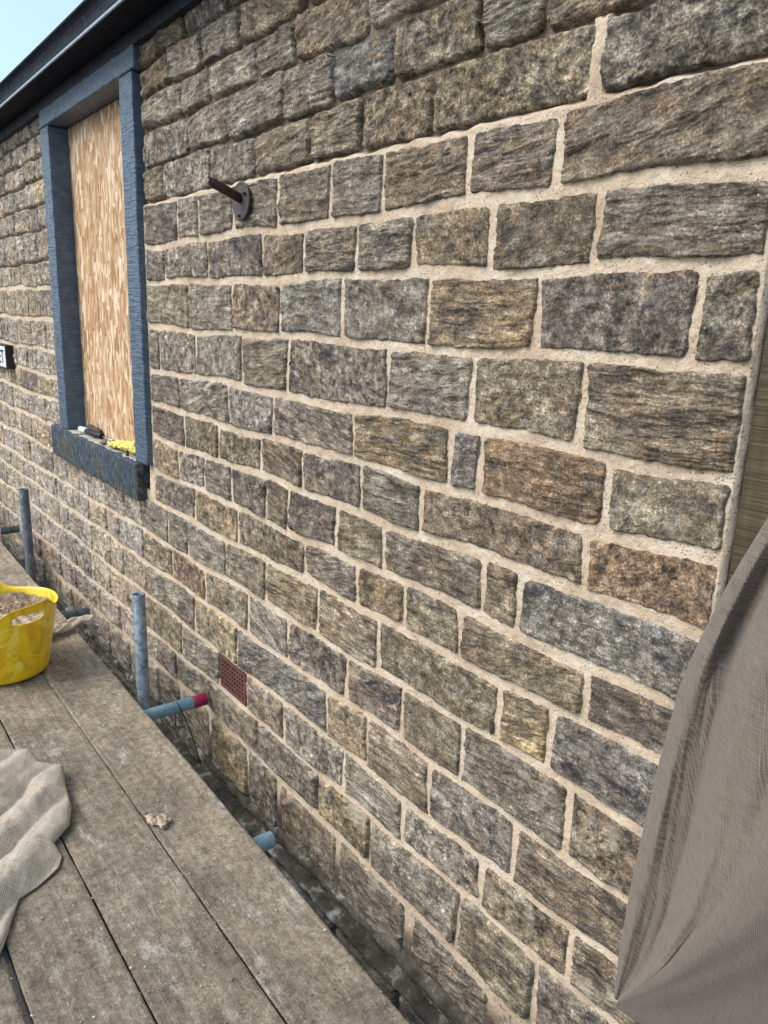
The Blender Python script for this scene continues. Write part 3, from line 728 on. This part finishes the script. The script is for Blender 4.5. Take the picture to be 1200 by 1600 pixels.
# ------------------------------------------------------------------ timber behind the wall end
TIM = Mat('green_treated_timber', 0.8, 0.2)
gg = TIM.co.outputs['Object']
tcol = TIM.ramp(TIM.noise(TIM.map(gg, (6, 6, 240)), 1.0, 4, 0.6, 0.4), [(0.3, (0.055, 0.044, 0.026)), (0.55, (0.100, 0.082, 0.050)), (0.75, (0.145, 0.122, 0.080))])
tcol = TIM.mix(1.0, tcol, TIM.ramp(TIM.noise(TIM.map(gg, (30, 30, 2)), 1.5, 5, 0.6), [(0.3, 0.7), (0.7, 1.15)]), 'MULTIPLY')
TIM.bump(TIM.noise(TIM.map(gg, (4, 4, 330)), 1.0, 3, 0.5, 0.2), 0.003, 0.8)
TIMM = TIM.done(tcol)
tb = empty('timber_door_post', (-0.5, 0.1, -2.1)); tag(tb, 'green-brown sawn timber post in the opening past the end of the wall', 'timber post')
bm = bmesh.new(); box_bm(bm, -0.598, -0.44, 0.004, 0.13, -2.1, 2.5, 0.003); bmobj('post', bm, TIMM, tb)
bm = bmesh.new(); box_bm(bm, -0.438, 0.5, 0.035, 0.11, -2.1, 2.5, 0.003); bmobj('boarding', bm, TIMM, tb)

# ------------------------------------------------------------------ cloth sheets
def catmull(P, n):
    P = np.array(P, float); seg = np.r_[0, np.cumsum(np.linalg.norm(np.diff(P[:, :2], axis=0), axis=1))]; t = np.linspace(0, seg[-1], n)
    return np.stack([np.interp(t, seg, P[:, k]) for k in range(P.shape[1])], -1)
def smooth1(A, k):
    for _ in range(k):
        B = A.copy(); B[1:-1] = (A[:-2] + 2 * A[1:-1] + A[2:]) / 4; A = B
    return A
def cloth(name, G, opn, m, parent=None, thick=0.0015, rot=0.5):
    """G (n,m,3) points; weave coordinates from arc lengths"""
    n, k = G.shape[:2]
    P = G.reshape(-1, 3); c = P.mean(0); ev, ew = np.linalg.eigh(np.cov((P - c).T)); a_, b_ = ew[:, 2], ew[:, 1]
    ca, sa = math.cos(rot), math.sin(rot)
    u = ((P - c) @ (a_ * ca + b_ * sa)).reshape(n, k); v = ((P - c) @ (b_ * ca - a_ * sa)).reshape(n, k)
    me = npmesh(name, G.reshape(-1, 3), gridF(n, k), True, {'wuv': ('FLOAT_VECTOR', np.stack([u, v, u * 0], -1).reshape(-1, 3)), 'open': ('FLOAT', opn.ravel())})
    o = link(name, me, m, parent)
    md = o.modifiers.new('thickness', 'SOLIDIFY'); md.thickness = thick; md.offset = 0
    return o

# hanging hessian: curves run from the tucked lower corner up to the top; each is (px, py, y)
NL = 260
curves = [
    (-0.02, [(966, 1560, -.030), (972, 1500, -.030), (992, 1380, -.030), (1012, 1290, -.035), (1038, 1180, -.04), (1068, 1070, -.045), (1100, 1000, -.05), (1138, 925, -.06), (1170, 870, -.07), (1240, 760, -.08), (1330, 640, -.09)]),
    (0.0, [(960, 1560, -.045), (964, 1500, -.055), (984, 1380, -.065), (1004, 1290, -.075), (1030, 1180, -.085), (1060, 1070, -.095), (1090, 1000, -.11), (1130, 920, -.13), (1160, 868, -.14), (1230, 755, -.16), (1320, 630, -.18)]),
    (0.10, [(962, 1561, -.050), (975, 1500, -.068), (1005, 1380, -.092), (1028, 1290, -.104), (1056, 1180, -.118), (1084, 1080, -.130), (1115, 1005, -.140), (1150, 935, -.15), (1180, 880, -.16), (1250, 770, -.18), (1340, 640, -.2)]),
    (0.24, [(964, 1562, -.046), (990, 1510, -.052), (1028, 1400, -.080), (1052, 1300, -.090), (1080, 1190, -.103), (1106, 1090, -.116), (1135, 1010, -.10), (1168, 945, -.12), (1200, 890, -.13), (1270, 780, -.15), (1360, 650, -.17)]),
    (0.345, [(965, 1563, -.046), (1004, 1522, -.054), (1043, 1442, -.066), (1072, 1344, -.078), (1097, 1244, -.090), (1117, 1146, -.104), (1146, 1036, -.115), (1178, 965, -.13), (1212, 900, -.14), (1290, 790, -.16), (1380, 660, -.18)]),
    (0.37, [(965, 1563, -.052), (1010, 1520, -.070), (1049, 1440, -.105), (1078, 1344, -.125), (1103, 1244, -.138), (1122, 1146, -.148), (1150, 1036, -.160), (1182, 965, -.165), (1216, 900, -.2), (1296, 790, -.22), (1390, 665, -.24)]),
    (0.50, [(966, 1564, -.054), (1030, 1516, -.115), (1085, 1440, -.16), (1130, 1344, -.19), (1165, 1244, -.205), (1190, 1146, -.215), (1220, 1056, -.22), (1260, 965, -.235), (1300, 900, -.25), (1390, 790, -.27), (1480, 665, -.29)]),
    (0.70, [(966, 1566, -.056), (1045, 1512, -.14), (1120, 1450, -.20), (1200, 1370, -.25), (1260, 1290, -.27), (1310, 1200, -.28), (1350, 1100, -.285), (1400, 1000, -.29), (1440, 900, -.3), (1520, 800, -.33), (1600, 680, -.35)]),
    (0.86, [(964, 1570, -.056), (1030, 1560, -.15), (1110, 1540, -.23), (1200, 1510, -.31), (1290, 1460, -.35), (1370, 1390, -.38), (1430, 1300, -.39), (1500, 1180, -.39), (1560, 1050, -.39), (1620, 900, -.4), (1700, 760, -.42)]),
    (1.0, [(962, 1574, -.056), (1005, 1604, -.13), (1080, 1640, -.22), (1180, 1670, -.32), (1290, 1680, -.40), (1400, 1640, -.45), (1490, 1540, -.47), (1580, 1380, -.48), (1650, 1200, -.48), (1720, 1000, -.48), (1800, 830, -.5)]),
]
CR = np.array([smooth1(catmull(c, NL), 14) for _, c in curves]); S = np.array([s for s, _ in curves])
NS = 300; sn = np.linspace(S[0], 1, NS)
G = np.zeros((NS, NL, 3))
for k in range(3):
    for j in range(NL): G[:, j, k] = np.interp(sn, S, CR[:, j, k])
G = smooth1(G, 26)
tl = np.linspace(0, 1, NL)[None, :]; sl = sn[:, None]
amp = np.clip(tl * 8, 0, 1)
G[:, :, 2] += amp * (0.030 * fbm(sl * 5 + tl * 2, tl * 2 - sl * 2, 2) * np.clip((sl - .3) * 3, 0, 1) + 0.006 * fbm(sl * 16 + tl * 6, tl * 7, 2)) * np.clip(sl * 20, 0, 1)
G[:, :, 2] += 0.005 * np.sin(sl * 44 + 4 * tl + 2 * perlin(sl * 4, tl * 4)) * np.clip((sl - 0.66) * 6, 0, 1) * np.clip(tl * 10, 0, 1) * np.clip(1.2 - tl, 0, 1)
for c_, w_, a_ in ((0.46, 0.035, 0.020), (0.60, 0.05, -0.022), (0.76, 0.045, 0.024), (0.90, 0.04, -0.016)):
    G[:, :, 2] += -a_ * np.exp(-((sl + 0.05 * tl + 0.02 * perlin(tl * 4, tl * 0 + c_ * 9) - c_) / w_) ** 2) * np.clip(tl * 6, 0, 1)
G[:, :, 2] = smooth1(G[:, :, 2], 22); G[:, :, 2] = np.minimum(G[:, :, 2], -0.026)
W3 = np.array([[at((a[0], a[1]), a[2]) for a in row] for row in G])
opn = np.clip((sl - 0.55 + 0 * tl) * 4 - np.clip(tl - 0.45, 0, 1) * 2, 0, 1)
hs = cloth('hessian_sheet', W3, opn, HESS)
tag(hs, 'grey-brown hessian hung in folds over the right-hand end of the wall', 'hessian sheet')

# crumpled hessian on the boards
H2 = mat_hessian('pale_hessian', 1.25, (0.20, 0.165, 0.125), (0.70, 0.60, 0.485))
outl = [(-140, 1165, .03), (-60, 1168, .05), (0, 1172, .06), (45, 1170, .05), (62, 1192, .03), (98, 1196, .025), (102, 1226, .02), (112, 1262, .018), (108, 1290, .012), (84, 1318, .01), (97, 1338, .004), (92, 1356, .003),
        (60, 1385, .003), (30, 1405, .003), (18, 1440, .003), (6, 1478, .003), (-20, 1540, .003), (-90, 1640, .003), (-260, 1650, .003), (-420, 1500, .003), (-420, 1300, .01), (-280, 1190, .03), (-140, 1165, .03)]
NT = 420; oc = catmull(outl, NT); OW = np.array([onz((a, b), 0.0) for a, b, h in oc]); OW = np.array([onz((a, b), h) for a, b, h in oc])
C0 = onz((-110, 1380), 0.0)
NR = 130; rr = np.linspace(0.02, 1, NR)[:, None]
G = np.zeros((NR, NT, 3))
G[:, :, 0] = C0[0] + (OW[None, :, 0] - C0[0]) * rr; G[:, :, 1] = C0[1] + (OW[None, :, 1] - C0[1]) * rr
xw, yw = G[:, :, 0], G[:, :, 1]
# folds run up and to the right in the picture
fdir = onz((110, 1220)) - onz((-60, 1400)); fdir = fdir[:2] / np.linalg.norm(fdir[:2])
al = xw * fdir[0] + yw * fdir[1]; ac = -xw * fdir[1] + yw * fdir[0]
warp = 0.05 * fbm(al * 4, ac * 4, 2)
fold = np.abs(np.sin((ac + warp) * 26 + 0.8)) ** 0.8
hh = (0.012 + 0.045 * fold + 0.03 * fbm(al * 5, ac * 9, 3) + 0.006 * fbm(al * 30, ac * 34, 3))
env = np.clip(1 - rr ** 5, 0, 1) ** 0.6
G[:, :, 2] = np.maximum(OW[None, :, 2] * rr ** 2 + env * np.maximum(hh, 0.004) * 1.0, 0.0025)
for _ in range(2): G[:, :, 2] = smooth1(G[:, :, 2], 1)
ch = cloth('hessian_cloth', G, np.full((NR, NT), 0.35), H2)
tag(ch, 'pale grey hessian crumpled on the scaffold boards at the lower left', 'hessian cloth')

# rolled hessian behind the bucket
def ribbon(name, P, wdt, lab, m, up):
    P = catmull(P, 90); Q = []
    for k, p in enumerate(P):
        row = []
        for j in range(15):
            s = j / 14 - .5; ww = wdt * (0.35 + 0.65 * min(1, (len(P) - k) / 28))
            row.append([p[0] + up[0] * s * ww, p[1] + up[1] * s * ww, p[2] + 0.020 * abs(math.sin(s * 7 + k * .05)) * (ww / wdt) + 0.004 * math.sin(k * .4 + j)])
        Q.append(row)
    G = np.array(Q); o = cloth(name, G, np.full(G.shape[:2], 0.1), m); tag(o, lab, 'hessian cloth'); return o
ribbon('hessian_cloth', [tuple(onz(p_, h_)) for p_, h_ in (((55, 1000), .012), ((92, 985), .016), ((118, 974), .020), ((144, 966), .034))], 0.15, 'twisted end of folded hessian lying behind the bucket at the board edge', H2, (0.8, -0.6))

# ------------------------------------------------------------------ bucket
bk = empty('flexible_bucket', (-3.16, -0.665, 0.0)); tag(bk, 'yellow flexible plastic bucket, smeared with mortar, standing on the boards', 'bucket')
YEL = Mat('yellow_plastic', 0.42, 0.5); gy = YEL.co.outputs['Object']
yc = YEL.mix(YEL.rng(YEL.noise(YEL.map(gy, (1, 1, 0.5)), 14, 5, 0.6, 1.2), 0.45, 0.60), (0.90, 0.58, 0.006), (0.72, 0.42, 0.005))
yc = YEL.mix(YEL.rng(YEL.noise(gy, 9, 6, 0.7, 0.8), 0.52, 0.60, 0, 0.7), yc, (0.92, 0.78, 0.12))
yc = YEL.mix(YEL.rng(YEL.noise(YEL.map(gy, (1, 1, 8)), 16, 8, 0.8), 0.56, 0.64, 0, 0.6), yc, (0.50, 0.40, 0.22))
YEL.bump(YEL.noise(YEL.map(gy, (1, 1, 10)), 14, 2, 0.5), 0.002, 0.5)
YELM = YEL.done(yc)
BC = np.array([-3.16, -0.665])
NTH, NH = 192, 56
hd = onz((42, 965), 0.3); HAZ = math.atan2(hd[1] - BC[1], hd[0] - BC[0]) + 0.12
th = np.linspace(0, 2 * np.pi, NTH, endpoint=False)
def wrap(a): return (a + np.pi) % (2 * np.pi) - np.pi
def rimh(t):
    a = np.abs(wrap(t - HAZ)); b = np.abs(wrap(t - HAZ - np.pi))
    return 0.262 + 0.050 * (1 / (1 + np.exp((a - 0.46) * 16))) + 0.040 * (1 / (1 + np.exp((b - 0.6) * 14))) + 0.022 * np.clip(np.cos(t - 1.2), 0, 1)
def brad(t, f, hz):
    r = 0.172 + 0.052 * (hz / 0.29) ** 0.9
    return r * (1 + 0.035 * np.cos(2 * (t - HAZ)))
V = []; idx = {}
hs_ = np.linspace(0, 1, NH)
for i_, t in enumerate(th):
    rh = float(rimh(t))
    for j_, f in enumerate(hs_):
        z = rh * f; r = float(brad(t, f, z))
        if f > 0.985: r += 0.006
        if f < 0.03: r -= 0.010 * (1 - f / 0.03); 
        V.append((BC[0] + r * math.cos(t), BC[1] + r * math.sin(t), z + 0.002))
F = gridF(NTH, NH, 0, True)
V = np.array(V)
fc = V[F].mean(1); fa = np.arctan2(fc[:, 1] - BC[1], fc[:, 0] - BC[0])
a1 = np.minimum(np.abs(wrap(fa - HAZ)), np.abs(wrap(fa - HAZ - np.pi)))
slot = ((a1 / 0.29) ** 2.6 + (np.abs(fc[:, 2] - 0.276) / 0.018) ** 3) < 1
F = F[~slot]
me = npmesh('bucket_body', V, F, True)
bo = link('bucket_body', me, YELM, bk); md = bo.modifiers.new('s', 'SOLIDIFY'); md.thickness = 0.005; md.offset = -1
md2 = bo.modifiers.new('b', 'SUBSURF'); md2.levels = 1; md2.render_levels = 1
bm = bmesh.new(); bmesh.ops.create_circle(bm, cap_ends=True, segments=48, radius=0.16, matrix=Matrix.Translation((BC[0], BC[1], 0.006))); bmobj('bucket_base', bm, YELM, bk)
# mortar mix inside
rr, tt = np.meshgrid(np.linspace(0, 1, 60), np.linspace(0, 2 * np.pi, 120, endpoint=False), indexing='ij')
zz = 0.236 + 0.030 * fbm(rr * np.cos(tt) * 3 + 5, rr * np.sin(tt) * 3, 4) + 0.012 * fbm(rr * np.cos(tt) * 14, rr * np.sin(tt) * 14, 3) + 0.012 * rr ** 4
ra = rr * 0.2035 * (1 + 0.035 * np.cos(2 * (tt - HAZ)))
V = np.stack([BC[0] + ra * np.cos(tt) * 1.0, BC[1] + ra * np.sin(tt), zz], -1).reshape(-1, 3)
n1, n2 = 60, 120
F = gridF(n1, n2); lastc = np.stack([np.arange(n1 - 1) * n2 + n2 - 1, (np.arange(n1 - 1) + 1) * n2 + n2 - 1, (np.arange(n1 - 1) + 1) * n2, np.arange(n1 - 1) * n2], -1)
mm_ = Mat('wet_mortar', 0.85, 0.3); g3 = mm_.co.outputs['Object']
mc = mm_.ramp(mm_.noise(g3, 11, 9, 0.78), [(0.38, (0.17, 0.115, 0.07)), (0.5, (0.34, 0.25, 0.165)), (0.62, (0.62, 0.54, 0.46))])
mm_.bump(mm_.noise(g3, 90, 5, 0.7), 0.008, 0.9)
mo = link('mortar_mix', npmesh('mortar_mix', V, np.concatenate([F, lastc])), mm_.done(mc)); tag(mo, 'crumbly pale brown mortar filling the yellow bucket', 'mortar')

# ------------------------------------------------------------------ things on the sill
def lump(name, pts, m, lab, cat, seed=0, res=3, amp=0.006, parent=None):
    bm = bmesh.new()
    amp = amp * 0.6
    for (x, y, z, rx, ry, rz) in pts:
        r = bmesh.ops.create_icosphere(bm, subdivisions=res, radius=1.0)
        for v in r['verts']:
            c = v.co.copy(); n = float(fbm(np.array([c.x * 2 + seed + x * 9]), np.array([c.y * 2 + c.z * 1.7 + seed]), 3)[0])
            s = 1 + n * amp / min(rx, ry, rz) * 3
            v.co = Vector((x + c.x * rx * s, y + c.y * ry * s, max(z + c.z * rz * s, z - rz * .8)))
    o = bmobj(name, bm, m, parent, True)
    if lab: tag(o, lab, cat)
    return o
SPY = mat_simple('yellow_sponge_rubber', (0.80, 0.70, 0.20), 0.8, var=0.3, scale=50, bump=0.008)
gpos = at((185, 690), 0.0); 
lump('rubber_glove', [(-3.60, 0.015, 0.800, .075, .038, .020), (-3.50, 0.02, 0.805, .07, .035, .024), (-3.44, 0.03, 0.798, .05, .034, .020), (-3.66, 0.0, 0.796, .04, .03, .014)], SPY,
     'crumpled bright yellow glove or cloth on the window sill', 'glove', 3, 4, 0.009)
tr = empty('pointing_trowel', (-3.98, 0.02, 0.79)); tag(tr, 'hand tool with a black and white grip lying on the window sill', 'hand tool')
BLK = mat_simple('black_rubber', (0.012, 0.012, 0.013), 0.5); WHT = mat_simple('white_plastic', (0.70, 0.76, 0.76), 0.4, var=0.05); STL = mat_simple('bright_steel', (0.5, 0.52, 0.55), 0.3, 0.9)
tube('grip', (-4.16, 0.012, 0.795), (-3.93, 0.020, 0.799), 0.014, BLK, tr, 16, False)
tube('grip_end', (-4.25, 0.008, 0.796), (-4.155, 0.012, 0.796), 0.0155, WHT, tr, 16, False)
tube('shaft', (-3.93, 0.020, 0.799), (-3.80, 0.030, 0.795), 0.004, STL, tr, 10, False)
bm = bmesh.new(); vs2 = [bm.verts.new(v) for v in ((-3.81, 0.028, 0.794), (-3.76, 0.010, 0.793), (-3.64, 0.030, 0.792), (-3.75, 0.055, 0.793))]; bm.faces.new(vs2)
bmesh.ops.solidify(bm, geom=bm.faces[:], thickness=0.0015); bmobj('blade', bm, STL, tr)
lump('scrubbing_brush', [(-4.20, 0.045, 0.802, .07, .02, .022), (-4.10, 0.048, 0.802, .06, .018, .018)], mat_simple('brown_bristle', (0.09, 0.065, 0.05), 0.9, scale=150, bump=0.004), 'dark brown brush head lying behind the hand tool on the sill', 'brush', 8, 3, .003)
lump('stone_pebble', [(-3.79, -0.018, 0.790, .022, .016, .013)], mat_simple('grey_pebble', (0.20, 0.18, 0.16), 0.8), 'small grey lump beside the yellow glove on the sill', 'stone', 5, 3, .003)
lump('paint_chip', [(-3.44, -0.022, 0.785, .012, .008, .008), (-3.435, -0.022, 0.797, .003, .004, .012)], BLK, 'small black chip at the right end of the sill', 'chip', 2, 2, .002)

# ------------------------------------------------------------------ debris
p = onz((245, 1285), 0.0)
cp = lump('mortar_chunk', [(p[0] - .012, p[1] - .01, 0.008, .022, .013, .010), (p[0] + .018, p[1] + .008, 0.008, .026, .012, .011), (p[0] + .004, p[1] + .028, 0.006, .022, .010, .008)],
          mat_simple('dry_mortar_lump', (0.42, 0.34, 0.26), 0.9, var=0.4), 'small broken buff lump on the board joint below the tubes', 'debris', 4, 3, .008)
def scatter(name, n, gen, m, lab, cat):
    base = bmesh.new(); bmesh.ops.create_icosphere(base, subdivisions=1, radius=1.0)
    bv = np.array([v.co[:] for v in base.verts]); bf = np.array([[v.index for v in f.verts] for f in base.faces]); base.free()
    Vs = []; Fs = []; k = 0
    for _ in range(n):
        x, y, z, s = gen()
        sc = np.array([rng.uniform(.6, 1.5), rng.uniform(.6, 1.4), rng.uniform(.4, .9)]) * s
        A = rng.uniform(0, 6.28); c, s_ = math.cos(A), math.sin(A)
        q_ = bv * (1 + rng.uniform(-.25, .25, (len(bv), 1))) * sc
        q_ = np.stack([q_[:, 0] * c - q_[:, 1] * s_, q_[:, 0] * s_ + q_[:, 1] * c, q_[:, 2]], -1) + (x, y, z + sc[2] * .4)
        Vs.append(q_); Fs.append(bf + k); k += len(bv)
    me = npmesh(name, np.concatenate(Vs), np.concatenate(Fs), False)
    o = link(name, me, m); tag(o, lab, cat, kind='stuff'); return o
def gboard():
    x = -0.9 - 3.3 * rng.rand() ** 1.3; y = rng.uniform(-1.15, -0.34)
    if rng.rand() < .3: y = random.choice([-.345, -.55, -.56, -.76]) + rng.normal() * .012
    return x, min(y, -.343), -0.001, 0.0007 + 0.0020 * rng.rand() ** 5
scatter('mortar_crumbs', 4200, gboard, mat_simple('crumb_mix', (0.26, 0.215, 0.165), 0.95, var=0.9, scale=9), 'crumbs of dry mortar and grit strewn over the scaffold boards', 'grit')
def gpale():
    x = -0.9 - 2.6 * rng.rand(); y = rng.uniform(-1.1, -0.345); return x, y, 0.0, 0.0012 + 0.0022 * rng.rand() ** 4
scatter('mortar_flakes', 300, gpale, mat_simple('pale_flakes', (0.55, 0.50, 0.43), 0.95, var=0.3, scale=9), 'pale flakes of old mortar lying about the scaffold boards', 'grit')

# ------------------------------------------------------------------ wires
def wire(pts, r, lab):
    P = smooth1(catmull([(*p, ) for p in pts], 90), 30)
    V = []
    for k in range(len(P)):
        d = P[min(k + 1, len(P) - 1)] - P[max(k - 1, 0)]; d /= np.linalg.norm(d) + 1e-9
        u = np.cross(d, (0.3, 0.9, 0.2)); u /= np.linalg.norm(u); v = np.cross(d, u)
        for j in range(8): V.append(P[k] + r * (u * math.cos(j * .785) + v * math.sin(j * .785)))
    n = len(P); F = gridF(n, 8); last = np.stack([np.arange(n - 1) * 8 + 7, (np.arange(n - 1) + 1) * 8 + 7, (np.arange(n - 1) + 1) * 8, np.arange(n - 1) * 8], -1)
    o = link('cable_tie', npmesh('cable_tie', V, np.concatenate([F, last])), BLK); tag(o, lab, 'wire')
wire([(-2.68, -.14, -.2), (-2.63, -.155, -.09), (-2.615, -.16, -.052), (-2.58, -.155, -.075), (-2.55, -.12, -.2), (-2.53, -.1, -.32)], .002, 'thin black wire looped over the pink-ended tube')
wire([(-3.86, -.20, -.1), (-3.80, -.20, -.052), (-3.765, -.2, -.07), (-3.74, -.17, -.15), (-3.72, -.16, -.22)], .002, 'thin wire hanging from the tube beside the bucket')

# ------------------------------------------------------------------ pink and black bag, far left
pb = empty('pink_black_item', (-7.3, -0.42, -0.9)); tag(pb, 'sliver of a pink and black bag at the left edge beyond the bucket', 'item')
c = at((-14, 845), -0.30)  # plain boxes standing in for an unidentified pink and black shape
noisy_box('item_lower', c[0] - .2, c[0] + .2, -0.45, -0.25, c[2] - .5, c[2] - 0.03, BLK, pb, 0.04, 0.008, 0.05, 5)
noisy_box('item_upper', c[0] - .18, c[0] + .18, -0.44, -0.26, c[2] - 0.028, c[2] + 0.17, mat_simple('pink_fabric', (0.80, 0.50, 0.66), 0.8), pb, 0.03, 0.008, 0.05, 6)
